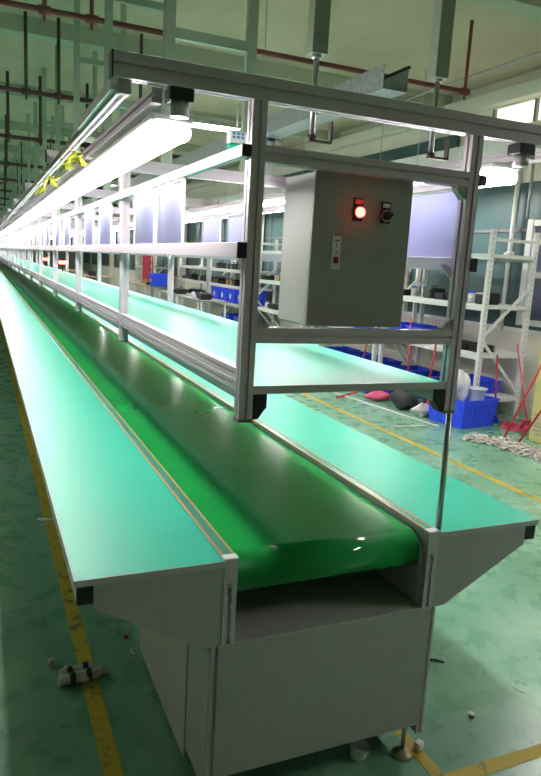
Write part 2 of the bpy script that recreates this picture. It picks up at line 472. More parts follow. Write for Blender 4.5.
# ================================================================== OVERHEAD FRAME
fr_root = thing('overhead_frame', 'grey slotted aluminium frame standing over the belt with rails and a teal shelf', 'frame', (1.535, YF + .025, .857))
FL = (-1.535, -(YF + .025), -.857)
def fpart(mb, name, mat, parent=fr_root, label=None):
    o = mb.build(name, mat, parent, FL if parent is fr_root else (0, 0, 0))
    if label: o['label'] = label
    return o
PITCH = 1.95
portals = [YF + PITCH * i for i in range(23)]
XL, XR = .745, 1.531
for i, y in enumerate(portals):
    far = i > 9
    for x in (XL, XR):
        mb = MB()
        if far: mb.box(x - .0225, x + .0225, y, y + .045, 1.30, 2.258)
        else: mb.extrude(slot_poly(.046, .045, cx=x, cy=y + .0225), 1.318, 2.258, 'Z')
        p = fpart(mb, 'post', M['alu'])
        fpart(MB().box(x - .0235, x + .0235, y - .0005, y + .0455, 1.308, 1.319), 'end_cap', M['alu_dark'], p)
    # beam over the portal
    mb = MB()
    if far: mb.box(.325, 1.941, y, y + .045, 2.26, 2.322)
    else: mb.extrude(slot_poly(.045, .064, cx=y + .0225, cy=2.291), .327, 1.939, 'X')
    b = fpart(mb, 'top_beam', M['alu'])
    if not far:
        for x in ((.322, .328), (1.938, 1.944)): fpart(MB().box(*x, y - .001, y + .046, 2.257, 2.325, bev=.002), 'end_cap', M['black'], b)
    # horizontal members between the two posts
    if i == 0:
        for zc_ in (2.115, 1.582):
            mb = MB().extrude(slot_poly(.042, .048, cx=y + .0215, cy=zc_), XL + .023, XR - .023, 'X')
            fpart(mb, 'crossbar', M['alu'])
    if not far:
        for x, sg in ((XL, 1), (XR, -1)):
            # little diagonal braces
            mb = MB(); mb.bar((x, y + .05, 1.78), (x, y + .12, 1.83), .03, .006)
            fpart(mb, 'brace', M['alu'])
# shelf
sh = MB(); yy = YF + .004
while yy < YE - 2:
    sh.box(.770, 1.506, yy, yy + 2.44 - .0008, 1.404, 1.421); yy += 2.44
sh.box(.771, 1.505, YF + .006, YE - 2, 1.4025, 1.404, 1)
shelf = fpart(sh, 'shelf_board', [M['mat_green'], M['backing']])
fpart(MB().box(.770, 1.506, YF + .001, YF + .005, 1.398, 1.4235), 'edge_band', M['edge'], shelf)
# long rails on both sides
for x, sg in ((XL - .037, -1), (XR + .037, 1)):
    for zz, h, w in ((2.117, .032, .028), (1.835, .045, .028)):
        mb = MB().extrude(slot_poly(w, h, g=.007, d=.004, cx=x, cy=zz, sides='lr' if zz > 2 else ''), YF + .006, YE - 4, 'Y')
        r = fpart(mb, 'rail', M['alu'])
        fpart(MB().box(x - w / 2 - .001, x + w / 2 + .001, YF - .003, YF + .007, zz - h / 2 - .001, zz + h / 2 + .001, bev=.002), 'end_cap', M['black'], r)
for x in (XL - .004, XR + .004):
    for i in range(len(portals) - 1):
        mb = MB(); y0 = portals[i] + .045; y1 = portals[i + 1]
        dz = 0 if x < 1 else -.055
        mb.extrude(slot_poly(.030, .036, g=.008, d=.006, cx=x, cy=1.419 + dz), y0, y1, 'Y')
        if x < 1: mb.extrude(slot_poly(.030, .036, g=.008, d=.006, cx=x, cy=1.456), y0, y1, 'Y')
        fpart(mb, 'shelf_rail', M['alu'])
# square tubes beneath the shelf with black caps, corner gussets
for xa, xb, sg in ((.772, .815, 1), (1.462, 1.505, -1)):
    t = fpart(MB().box(xa, xb, YF + .012, YE - 4, 1.352, 1.398), 'shelf_tube', M['alu'])
    fpart(MB().box(xa - .001, xb + .001, YF + .001, YF + .013, 1.350, 1.399, bev=.002), 'end_cap', M['black'], t)
    x0 = xa if sg > 0 else xb
    g = MB().extrude([(x0, 1.35), (x0 + sg * .040, 1.35), (x0 + sg * .018, 1.318), (x0, 1.316)], YF + .004, YF + .04, 'Y')
    fpart(g, 'gusset', M['black'])
def gusset(x, z, sx, sz, y=YF + .004):
    g = MB(); g.extrude([(x, z), (x + sx * .042, z), (x, z + sz * .042)], y, y + .004, 'Y'); g.extrude([(x, z), (x + sx * .042, z), (x, z + sz * .042)], y + .03, y + .034, 'Y')
    g.bar((x + sx * .040, y + .017, z + sz * .004), (x + sx * .004, y + .017, z + sz * .040), .030, .006)
    g.tube([(x + sx * .022, y + .002, z + sz * .018), (x + sx * .028, y - .006, z + sz * .024)], .007, 8)
    fpart(g, 'gusset', M['grey'])
gusset(XR - .023, 1.606, -1, 1); gusset(XR - .023, 2.091, -1, -1); gusset(XL + .023, 1.606, 1, 1)
# support rod down to the worktop
rd = MB(); rd.tube([(1.560, YF + .025, .8505), (1.553, YF + .025, 1.319)], .0105, 14)
fpart(rd, 'support_rod', M['steel'])
# lighting rails carried by the beams
for x, zz, nm in ((.362, 2.232, 'outer_rail'), (1.905, 2.232, 'outer_rail')):
    mb = MB().extrude(slot_poly(.032, .030, cx=x, cy=zz + .012, g=.014, d=.008), YF + .03, YE - 4, 'Y')
    r = fpart(mb, nm, M['alu'])
    fpart(MB().box(x - .018, x + .018, YF + .022, YF + .05, 2.224, 2.262, bev=.003), 'hanger_bracket', M['grey'], r)
fpart(MB().box(.330, .344, YF + .06, 2.62, 2.238, 2.268), 'cover_strip', M['whiteplastic'])
for x in (.455, 1.811):
    mb = MB().extrude(slot_poly(.030, .040, cx=x, cy=2.238, sides='l'), YF + .046, YE - 4, 'Y')
    fpart(mb, 'lamp_rail', M['alu'])

# ================================================================== TUBE LAMPS OF THE LINE
def make_lamp(label, group):
    t = thing('tube_lamp', label, 'lamp', group=group)
    # origin: top of the housing, front end
    hb = MB().box(-.062, .062, .01, 1.24, -.022, 0, bev=.006); hb.build('housing', M['whiteplastic'], t)
    for x in (-.028, .028):
        MB().tube([(x, .03, -.047), (x, 1.225, -.047)], .024, 14).build('tube', M['lamp'], t)
    for y0, y1 in ((.0, .045),):
        e = MB()
        for x in (-.028, .028): e.tube([(x, y0, -.047), (x, y0 + .012, -.047), (x, y1 - .008, -.047), (x, y1, -.047)], [.014, .0265, .0265, .0255], 14)
        e.build('end_cap', M['clear'], t)
    return t
lx = ((.515, 'left'), (1.751, 'right'))
nl = 34
first = None
for x, side in lx:
    for i in range(nl):
        y = YF + .085 + 1.25 * i
        if i == 0: lab = 'nearest lit twin tube lamp of the %s row, under the front beam' % side
        elif i == 1: lab = 'second lit twin tube lamp from the front in the %s row' % side
        elif i == 2: lab = 'third lit twin tube lamp from the front in the %s row' % side
        else: lab = 'white lit twin tube lamp far down the %s row over the conveyor' % side
        grp = 'tube lamps over the %s worktop' % side
        if first is None: first = make_lamp(lab, grp); first.location = (x, y, 2.205)
        else: dup(first, (x, y, 2.205), label=lab, group=grp)
# clamps that carry the two nearest lamps
for x, side in lx:
    c = thing('lamp_clamp', 'black and grey clamp under the front beam holding the %s lamp row' % side, 'clamp', (x, YF + .02, 2.26))
    MB().box(-.034, .034, -.016, .05, -.036, 0, bev=.003).build('clamp_block', M['black'], c)
    MB().tube([(0, .012, -.075), (0, .012, -.034)], .026, 18).build('collar', M['alu'], c)

# ================================================================== CONTROL BOX
cb = thing('control_box', 'light grey electrical control box with a glowing red lamp, set in the front frame', 'control box', (1.136, YF + .03, 1.607))
def bp_(mb, name, mat, parent=cb): return mb.build(name, mat, parent, (-1.136, -(YF + .03), -1.607) if parent is cb else (0, 0, 0))
by = YF + .045
# body with a rain lip
body = MB(); body.box(.960, 1.318, by + .018, by + .235, 1.609, 2.092, bev=.004)
bp_(body, 'enclosure', M['box_paint'])
door = bp_(MB().box(.956, 1.322, by, by + .015, 1.609, 2.096, bev=.003), 'door', M['box_paint'])
bp_(MB().box(.962, 1.316, by + .014, by + .019, 1.612, 2.088), 'door_seal', M['black'], door)
# indicator
ind = bp_(MB().box(1.098, 1.134, by - .004, by, 1.951, 2.023, bev=.001), 'indicator_plate', M['black'], door)
bp_(MB().box(1.102, 1.130, by - .0050, by - .0035, 2.004, 2.018), 'plate_marking', M['coral'], ind)
bp_(MB().tube([(1.1165, by - .004, 1.978), (1.1165, by - .014, 1.978)], [.019, .0185], 24), 'indicator_bezel', M['red'], ind)
bp_(MB().tube([(1.1165, by - .013, 1.978), (1.1165, by - .021, 1.978), (1.1165, by - .026, 1.978)], [.0165, .0155, .008], 24), 'indicator_lens', M['red_lens'], ind)
# rotary switch
sw = bp_(MB().box(1.202, 1.238, by - .004, by, 1.951, 2.020, bev=.001), 'switch_plate', M['black'], door)
sm = MB().box(1.207, 1.233, by - .0050, by - .0035, 2.001, 2.014); sm = bp_(sm, 'plate_marking', M['label'], sw)
bp_(MB().tube([(1.220, by - .004, 1.975), (1.220, by - .012, 1.975)], .019, 24), 'switch_collar', M['steel'], sw)
kn = MB(); kn.tube([(1.220, by - .011, 1.975), (1.220, by - .020, 1.975)], .0145, 20); kn.bar((1.208, by - .024, 1.970), (1.233, by - .024, 1.981), .012, .010)
bp_(kn, 'switch_knob', M['black'], sw)
# label with a small rocker
lb = bp_(MB().box(1.031, 1.063, by - .0015, by, 1.795, 1.905), 'door_label', M['label'], door)
bp_(MB().box(1.036, 1.0625, by - .0022, by - .0012, 1.900, 1.9045), 'label_band', M['coral'], lb)
bp_(MB().box(1.0385, 1.0570, by - .0030, by - .0012, 1.813, 1.834, bev=.001), 'red_square', M['red_dark'], lb)
mk = MB(); mk.box(1.038, 1.057, by - .0018, by - .001, 1.884, 1.887); mk.box(1.0455, 1.0480, by - .0018, by - .001, 1.866, 1.876)
mk.bar((1.044, by - .0016, 1.845), (1.050, by - .0016, 1.851), .002, .002); mk.bar((1.050, by - .0016, 1.846), (1.045, by - .0016, 1.842), .002, .002); mk.box(1.037, 1.058, by - .0018, by - .001, 1.804, 1.8055)
bp_(mk, 'label_print', M['black'], lb)

# ================================================================== PLASTIC POCKETS ON THE RAILS
def make_pocket(w, label, grp):
    t = thing('document_pocket', label, 'document pocket', group=grp)
    s = MB(); n_ = 10; vs = []; fs = []
    for j in range(7):
        for i in range(n_ + 1):
            u = i / n_; v = j / 6
            vs.append((.004 * math.sin(u * PI * 2.2 + v) + .003 * math.sin(v * 5), u * w, -.245 * v))
    for j in range(6):
        for i in range(n_):
            a = j * (n_ + 1) + i; fs.append((a, a + 1, a + n_ + 2, a + n_ + 1))
    s.add(vs, fs, 0, True)
    vs2 = [(x + .0025, y, z) for x, y, z in vs]; s.add(vs2, [tuple(reversed(f)) for f in fs], 0, True)
    s.build('pocket_sheet', M['pocket'], t)
    h = MB(); h.box(-.004, .007, 0, w, -.012, .004); h.box(-.004, .007, 0, .006, -.245, 0); h.box(-.004, .007, w - .006, w, -.245, 0)
    h.build('edge_strip', M['whiteplastic'], t)
    return t
pk = make_pocket(.42, 'violet plastic pocket on the left rail, nearest to the front post', 'plastic pockets on the left rail')
pk.location = (.708, 2.52, 2.104)
names = {2.98: 'second', 4.07: 'third', 4.75: 'fourth'}
for y in [2.98, 4.07, 4.75] + [6.10, 6.9, 8.0, 8.7, 9.9, 10.7, 11.9, 12.6, 13.9, 14.6, 15.8, 16.5, 17.7, 18.5, 19.7, 20.5]:
    lab = ('violet plastic pocket hung on the left rail, %s from the front' % names[y]) if y in names else 'small pale violet plastic pocket far down the left rail of the frame'
    dup(pk, (.708, y, 2.104), label=lab, group='plastic pockets on the left rail')
names = {1.96: 'violet plastic pocket on the right rail seen beside the control box', 4.02: 'violet plastic pocket on the right rail, seen just left of the front post',
         4.60: 'violet plastic pocket on the right rail, second left of the front post'}
for y in [1.96, 4.02, 4.60, 6.2, 6.9, 8.1, 8.7, 10.0, 10.7, 11.9, 12.6, 14.0, 14.6]:
    dup(pk, (1.566, y, 2.104), label=names.get(y, 'small pale violet plastic pocket far down the right rail of the frame'), group='plastic pockets on the right rail')

# yellow ribbon bundles tied on the outer left rail
for k_, (y, lab) in enumerate(((2.95, 'yellow ribbon bundle tied to the outer left rail, nearest one'), (3.25, 'yellow ribbon bundle tied to the outer left rail, second one'),
                               (4.0, 'small yellow ribbon bundle tied to the outer left rail, third one'), (4.65, 'yellow ribbon bundle tied to the outer left rail, farthest one'))):
    rb = MB(); rnd = random.Random(k_)
    rb.tube([(-.024, 0, -.0), (-.024, 0, .024), (.024, 0, .024), (.024, 0, -.024), (-.024, 0, -.024), (-.024, 0, 0)], .003, 6)
    for q in range(16):
        a = rnd.uniform(0, 6.3); r = rnd.uniform(.02, .05); yy = rnd.uniform(-.07, .07)
        p0 = Vector((0, yy * .3, -.024)); p1 = Vector((.5 * r * math.cos(a), yy, -.045)); p2 = Vector((r * math.cos(a), yy + r * math.sin(a), -.03 - rnd.uniform(0, .05)))
        rb.bar(p0, p1, .012, .001); rb.bar(p1, p2, .014, .001)
    tag(rb.build('ribbon', M['ribbon'], None, (.362, y, 2.232)), lab, 'ribbon', 'yellow ribbons on the outer left rail')

# ================================================================== HANGERS FROM THE CEILING
def hanger_near(x, lab):
    h = thing('ceiling_hanger', lab, 'hanger', (x, 2.02, 2.20), group='tube hangers over the front beam')
    MB().extrude([(-.027, -.022), (.027, -.022), (.027, .022), (-.027, .022)], .255, CZ - 2.20, 'Z').build('square_tube', M['greenpost'], h)
    MB().tube([(0, 0, 0), (0, 0, .27)], .009, 12).build('threaded_rod', M['steel'], h)
    MB().tube([(0, 0, .243), (0, 0, .256)], .016, 6).build('nut', M['steel'], h)
    b = MB(); b.tube([(0, 0, 0), (0, 0, .012)], .016, 6); b.build('lower_nut', M['brownpipe'], h)
    br = MB(); br.bar((-.03, -.05, -.004), (-.03, .1, -.004), .04, .006) if 0 else br.box(-.012, .07, -.01, .01, -.006, .0)
    br.box(.064, .07, -.01, .01, -.006, .062)
    br.build('foot_plate', M['brownpipe'], h)
    return h
hanger_near(.985, 'pale green square tube hanging from the ceiling above the control box, left of the two')
hanger_near(1.452, 'pale green square tube hanging from the ceiling above the right front post')
def hanger_pair(y, lab):
    h = thing('hanger_frame', lab, 'hanger', (1.21, y + .02, 2.322), group='green hanger frames above the conveyor')
    for x in (-.24, .24): MB().box(x - .030, x + .030, -.02, .02, 0, CZ - 2.322).build('square_tube', M['greenpost'], h)
    for z in (.66, 1.45): MB().box(-.21, .21, -.018, .018, z, z + .055).build('crossbar', M['greenpost'], h)
    return h
words = {1: 'pale green ladder shaped hanger behind the front beam', 2: 'green ladder shaped hanger, second behind the front beam', 3: 'green ladder shaped hanger, third behind the front beam'}
h0 = hanger_pair(portals[1], words[1])
for i in range(2, 19):
    dup(h0, (1.21, portals[i] + .02, 2.322), label=words.get(i, 'green ladder shaped hanger far away above the conveyor'))

# ================================================================== CABLE TRAY
ct = thing('cable_tray', 'galvanised U shaped cable tray running above the conveyor on black brackets', 'cable tray', (1.60, 2.5, 2.322))
def tp(mb, n_, m_): return mb.build(n_, m_, ct, (-1.60, -2.5, -2.322))
mb = MB(); mb.box(1.53, 1.532, 2.5, 30, 2.535, 2.63); mb.box(1.648, 1.65, 2.5, 30, 2.535, 2.63); mb.box(1.53, 1.65, 2.5, 30, 2.533, 2.536)
mb.box(1.532, 1.540, 2.5, 30, 2.628, 2.630); mb.box(1.640, 1.648, 2.5, 30, 2.628, 2.630)
tp(mb, 'trough', M['galv'])
tp(MB().box(1.640, 1.652, 2.494, 2.9, 2.626, 2.636), 'black_edge', M['black'])
for i in range(1, 14):
    y = portals[i]; mb = MB(); mb.box(1.58, 1.62, y, y + .04, 2.322, 2.533); mb.box(1.52, 1.66, y, y + .04, 2.515, 2.533); tp(mb, 'bracket', M['grey'])
cd = MB(); 
for x in (1.56, 1.59, 1.62): cd.tube([(x, 2.9, 2.548), (x + .01, 6, 2.548), (x - .01, 12, 2.548), (x, 29, 2.548)], .011, 8)
tag(cd.build('cable_bundle', M['rubber']), 'black cables lying inside the galvanised cable tray', 'cables')
# small white exit-style box on the left rail near the post
jb = thing('junction_box', 'small white box with a green base and blue markings beside the front left post', 'junction box', (1.02, 2.98, 2.322 + .0))
MB().box(-.055, .055, -.03, .03, .0, .07, bev=.008).build('housing', M['whiteplastic'], jb)
jm = MB()
for x in (-.028, 0, .028):
    for z in (.026, .046): jm.box(x - .009, x + .009, -.0315, -.0295, z, z + .013)
jm.build('marking', M['blueprint'], jb)
MB().box(-.055, .055, -.03, .03, -.02, .001, bev=.006).build('base', M['mat_green'], jb)
jb.location = (.993, 2.75, 2.285); jb.scale = (.7, .7, .72)
MB().tube([(0, 0, .069), (0, 0, .22)], .004, 6).build('cord', M['whiteplastic'], jb)

# ================================================================== PIPES
def pipe_run(y, z, x0, x1, r, mat, drops, lab):
    p = thing('sprinkler_pipe', lab, 'pipe', (x0, y, z), group='red brown sprinkler pipes under the ceiling')
    MB().tube([(0, 0, 0), (x1 - x0, 0, 0)], r, 12).build('main_run', mat, p)
    for x in drops:
        MB().tube([(x - x0, 0, 0), (x - x0, 0, CZ - z - .002)], r * .75, 10).build('riser', mat, p)
        MB().tube([(x - x0 - .05, 0, 0), (x - x0 + .05, 0, 0)], r * 1.45, 12).build('coupling', mat, p)
        MB().tube([(x - x0, 0, -.09), (x - x0, 0, 0)], r * .5, 8).build('sprinkler_head', mat, p)
    return p
pipe_run(6.56, 3.85, -6, 5.10, .026, M['redpipe'], (.55, .95, 5.10 - .001), 'thick red pipe crossing the near ceiling, with an elbow at the right')
pipe_run(9.15, 3.70, -7, 2.05, .028, M['brownpipe'], (.55, .93, 1.95), 'dark brown pipe crossing the ceiling behind the second beam')
j = 0
for y in (12.2, 16.0, 19.6, 23.4, 27.0, 30.8, 34.4):
    pipe_run(y, 3.60, -8, 3.9 , .034, M['brownpipe'], (.45 + j * .1, .95 + j * .05, 1.7, 2.6), ['third dark pipe crossing the ceiling from the front', 'fourth dark pipe crossing the ceiling from the front', 'dark pipe far back crossing the ceiling'][min(j, 2)]); j += 1
# thin conduit near the right wall under the beam
tag(MB().tube([(6.05, 3, 4.40), (6.05, 9.7, 4.40)], .02, 8).build('conduit', M['grey']), 'thin dark conduit running along the ceiling near the right wall', 'conduit')
# grid of droppers deeper in the hall on the left
pd = None; k = 0
for y in (17.5, 21.5, 25.5, 29.5, 33.5, 37.5):
    for x in (-.3, 1.6, 2.5, 3.4):
        k += 1
        if pd is None:
            pd = thing('drop_pipe', 'thin brown drop pipe in the far part of the hall ceiling', 'pipe', (x, y, CZ), group='drop pipes far down the hall')
            q = MB(); q.tube([(0, 0, 0), (0, 0, -1.3)], .025, 8); q.build('vertical_pipe', M['brownpipe'], pd)
            q = MB(); q.tube([(0, 0, -1.28), (.8, 0, -1.28)], .025, 8); q.build('elbow_run', M['brownpipe'], pd)
        else: dup(pd, (x, y, CZ))
# ceiling tube lamps of the hall; aisle and left-side ones are added fill
def make_clamp_lamp(label, loc, rz=0.):
    t = thing('ceiling_lamp', label, 'lamp', loc, rz, 'hanging tube lamps of the hall')
    MB().box(-.6, .6, -.04, .04, .02, .06, bev=.005).build('housing', M['white_paint'], t)
    MB().extrude([(-.13, -.035), (-.125, -.035), (-.04, .022), (.04, .022), (.125, -.035), (.13, -.035), (.045, .028), (-.045, .028)], -.6, .6, 'X').build('reflector', M['white_paint'], t)  # wide hood added to keep the tube's light off the ceiling
    MB().tube([(-.58, 0, 0), (.58, 0, 0)], .018, 10).build('tube', M['lamp_far'], t)
    for x in (-.5, .5): MB().tube([(x, 0, .06), (x, 0, CZ - loc[2])], .005, 6).build('suspension_rod', M['steel'], t)
    return t
l0 = make_clamp_lamp('lit tube lamp hung crosswise seen behind the front left post', (2.30, 7.0, 3.20))
for (x, y, rz, lab) in ((2.35, 14.0, 0, 'lit tube lamp hung crosswise above the far right side of the line'), (5.75, 12.6, PI / 2, 'added fill tube lamp over the right aisle before the racks'),
                        (5.9, 16.5, PI / 2, 'added fill tube lamp beside the distant crate rack'), (5.9, 21, PI / 2, 'added fill tube lamp near the far racks'),
                        (5.9, 28, PI / 2, 'distant added fill tube lamp near the far right wall'), (5.9, 36, PI / 2, 'most distant added fill tube lamp in the hall'),
                        (5.75, 8.8, PI / 2, 'added fill tube lamp over the right aisle beside the first rack'), (5.75, 4.4, PI / 2, 'added fill tube lamp over the right aisle before the mops'),  # aisle lamps added to brighten the racks, wall and floor
                (5.75, 0.2, PI / 2, 'unseen fill tube lamp added over the right aisle ahead of the conveyor front'), (-3.5, 7, PI / 2, 'unseen fill tube lamp added farther back on the left side')):  # out-of-view lamps added to fill the floor and housing panels
    dup(l0, (x, y, 3.20), rz, lab)

# ================================================================== RIGHT SIDE: RACKS
def make_rack(y0, y1, lab, levels=(.18, .78, 1.43, 2.09), x0=6.0, x1=6.78):
    t = thing('storage_rack', lab, 'rack', (x0, y0, FZ), group='storage racks along the right wall')
    L = y1 - y0; Wd = x1 - x0; H = 2.5
    for yy in (0, L - .05):
        for xx in (0, Wd - .05):
            u = MB(); u.box(xx - .008, xx + .058, yy, yy + .05, 0, H)
            u.box(xx - .02, xx + .07, yy - .02, yy + .07, 0, .008)
            if yy == 0 and y0 < 7:
                for k in range(34): u.box(xx + .018, xx + .032, -.0015, .0, .12 + k * .07, .15 + k * .07, 1)
            p = u.build('upright', [M['white_paint'], M['grey']], t)
        for z in (2.35, .25): MB().box(.05, Wd - .05, yy + .01, yy + .04, z, z + .04).build('side_bar', M['white_paint'], t)
        for (za, zb) in ((.35, 1.05), (1.75, 1.12)):
            if za < zb: MB().bar((Wd - .05, yy + .025, za), (.05, yy + .025, zb), .03, .035).build('diagonal_brace', M['white_paint'], t)
            else: MB().bar((Wd - .05, yy + .025, za), (.05, yy + .025, zb), .03, .035).build('diagonal_brace', M['white_paint'], t)
    for z in levels:
        s = MB(); s.box(.0, Wd, .052, L - .052, z - FZ - .02, z - FZ); s.box(.0, .04, .05, L - .05, z - FZ - .08, z - FZ - .02); s.box(Wd - .04, Wd, .05, L - .05, z - FZ - .08, z - FZ - .02)
        s.box(.05, Wd - .05, .0, .04, z - FZ - .05, z - FZ - .01)
        s.build('shelf', M['white_paint'], t)
    return t
make_rack(6.85, 9.25, 'white storage rack with zigzag side bracing near the mops, first along the right wall')
make_rack(9.40, 11.8, 'white storage rack second along the right wall, behind the control box')
make_rack(12.2, 14.9, 'white storage rack seen right of the front left post')
make_rack(15.4, 18.4, 'storage rack with blue crates seen left of the front left post', levels=(.0, .72, 1.18, 1.60))
make_rack(18.6, 21.6, 'storage rack in the distance beyond the crates, seen through the line', levels=(.0, .72, 1.18, 1.60))
make_rack(25.5, 28.5, 'farthest storage rack near the red banner')

# crates
def make_crate(w, d, h, mat, lab, loc, rz=0., grp='blue plastic crates'):
    t = thing('plastic_crate', lab, 'crate', loc, rz, grp)
    b = MB(); s = .006; ti = .03
    def ring(z, i): return [(-w / 2 + i, -d / 2 + i, z), (w / 2 - i, -d / 2 + i, z), (w / 2 - i, d / 2 - i, z), (-w / 2 + i, d / 2 - i, z)]
    vs = ring(0, ti) + ring(h, 0) + ring(h, s) + ring(.006, ti + s)
    fs = [(3, 2, 1, 0)]
    for k in range(3):
        for i in range(4): j = (i + 1) % 4; fs.append((k * 4 + i, k * 4 + j, (k + 1) * 4 + j, (k + 1) * 4 + i))
    fs.append((12, 13, 14, 15)); b.add(vs, fs)
    for i in range(7):   # wall ribs follow the taper
        u = -w / 2 + .06 + (w - .12) * i / 6
        for sg in (-1, 1): b.bar((u, sg * (d / 2 - ti - .002), .02), (u, sg * (d / 2 + .002), h - .05), .012, .012)
    for i in range(5):
        u = -d / 2 + .06 + (d - .12) * i / 4
        for sg in (-1, 1): b.bar((sg * (w / 2 - ti - .002), u, .02), (sg * (w / 2 + .002), u, h - .05), .012, .012)
    b.build('crate_body', mat, t)
    r = MB(); e = .010
    for z0, z1 in ((h - .02, h + .002), (h - .065, h - .055)):
        r.box(-w / 2 - e, w / 2 + e, -d / 2 - e, -d / 2 + .001, z0, z1); r.box(-w / 2 - e, w / 2 + e, d / 2 - .001, d / 2 + e, z0, z1)
        r.box(-w / 2 - e, -w / 2 + .001, -d / 2, d / 2, z0, z1); r.box(w / 2 - .001, w / 2 + e, -d / 2, d / 2, z0, z1)
    r.build('rim', mat, t)
    return t
crz = math.radians(8)
make_crate(.64, .62, .36, M['blue'], 'bright blue crate on the floor holding plastic bags, nearest crate', (5.72, 6.78 - .04, FZ), crz)
# keep crate clear of the rack's first uprights (rack starts at x = 6.0, y = 6.85)
make_crate(.60, .55, .46, M['blue'], 'blue crate on the floor inside the first rack, behind the nearest crate', (6.40, 7.42, FZ + .001))
# contents of the nearest crate
tb = thing('plastic_tub', 'milky translucent plastic tub lying in the nearest blue crate', 'tub', (5.86, 6.66, .20))
MB().tube([(0, 0, -.08), (0, 0, .02), (0, 0, .16), (0, 0, .165)], [.09, .10, .125, .13], 24).build('tub_body', M['frosty'], tb)
MB().tube([(0, 0, .164), (0, 0, .172)], .14, 24).build('lid', M['frosty'], tb)
bg_ = MB().blob((0, 0, 0), (.10, .10, .19), 3, .35, 20, 14)
tag(bg_.build('plastic_bag', M['clearplastic'], None, (5.64, 6.72, .38)), 'crumpled clear plastic bag standing in the nearest blue crate', 'bag')
cbx = MB(); cbx.box(-.07, .07, -.01, .0, -.12, .16); cbx.box(-.07, .07, -.06, -.01, -.12, -.11); cbx.box(-.07, -.066, -.08, -.01, -.12, .14)
tag(cbx.build('cardboard_piece', M['card'], None, (5.50, 6.70, .22), .3), 'brown cardboard piece stuck in the nearest blue crate', 'cardboard')
# more crates: under the racks
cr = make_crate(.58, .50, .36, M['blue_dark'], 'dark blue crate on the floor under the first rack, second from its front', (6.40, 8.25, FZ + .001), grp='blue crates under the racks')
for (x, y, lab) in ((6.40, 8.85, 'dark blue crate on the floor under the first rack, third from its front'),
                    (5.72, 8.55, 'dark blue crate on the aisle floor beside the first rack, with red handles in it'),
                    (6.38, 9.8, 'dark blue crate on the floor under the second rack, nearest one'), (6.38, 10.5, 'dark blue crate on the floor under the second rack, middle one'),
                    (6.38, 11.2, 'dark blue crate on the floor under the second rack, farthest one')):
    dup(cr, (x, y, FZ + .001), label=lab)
hc = make_crate(.52, .40, .20, M['blue'], 'blue crate on the middle shelf of the first rack, nearest one', (6.38, 7.45, .781), grp='blue crates on the racks')
hc.location = (6.32, 8.45, .781); hc['label'] = 'blue crate on the middle shelf of the first rack, behind the black trays'
for (x, y, z, lab) in ((6.32, 8.95, .781, 'blue crate on the middle shelf of the first rack, far end'),
                       (6.2, 9.9, .781, 'blue crate on the middle shelf of the second rack')):
    dup(hc, (x, y, z), label=lab)
bc = make_crate(.60, .62, .40, M['blue'], 'tall blue crate with a white tag on the distant rack, right one', (6.32, 15.9, .721), PI / 2, 'tall blue crates on the distant rack')
MB().box(-.05, .05, .318, .326, .12, .24).build('white_tag', M['whiteplastic'], bc)
for (x, y, z, lab) in ((6.32, 16.56, .721, 'tall blue crate on the distant rack, second from the right'), (6.32, 17.22, .721, 'tall blue crate on the distant rack, third from the right'),
                       (6.32, 17.88, .721, 'tall blue crate on the distant rack, leftmost'), (6.32, 15.95, .001, 'tall blue crate on the lowest shelf of the distant rack'),
                       (6.32, 16.9, .001, 'second tall blue crate on the lowest shelf of the distant rack')):
    dup(bc, (x, y, z), label=lab)

# loads on the racks: coils, trays, boxes, bottles
def coil(lab, loc, s=1., mat='darkcloth'):
    q = MB(); rnd = random.Random(int(loc[1] * 77 + loc[0] * 13))
    for k in range(6):
        r = .10 * s * rnd.uniform(.7, 1.1); cx, cy, cz = rnd.uniform(-.02, .02), rnd.uniform(-.02, .02), .012 + .018 * k
        q.tube([(cx + r * math.cos(a * PI / 8), cy + r * math.sin(a * PI / 8), cz + .006 * math.sin(a)) for a in range(17)], .010, 6)
    return tag(q.build('cable_coil', M[mat], None, loc), lab, 'cable coil', 'dark cable coils on the racks')
def cell(y0, L, z, seed):  # scatter small stock along a shelf
    rnd = random.Random(seed); out = []; y = y0
    while y < y0 + L: out.append((y, rnd.random())); y += rnd.uniform(.22, .34)
    return out
stock_first = {}
ordn = ['nearest', 'second', 'third', 'fourth', 'fifth', 'sixth', 'seventh', 'eighth', 'ninth', 'tenth', 'eleventh', 'twelfth']
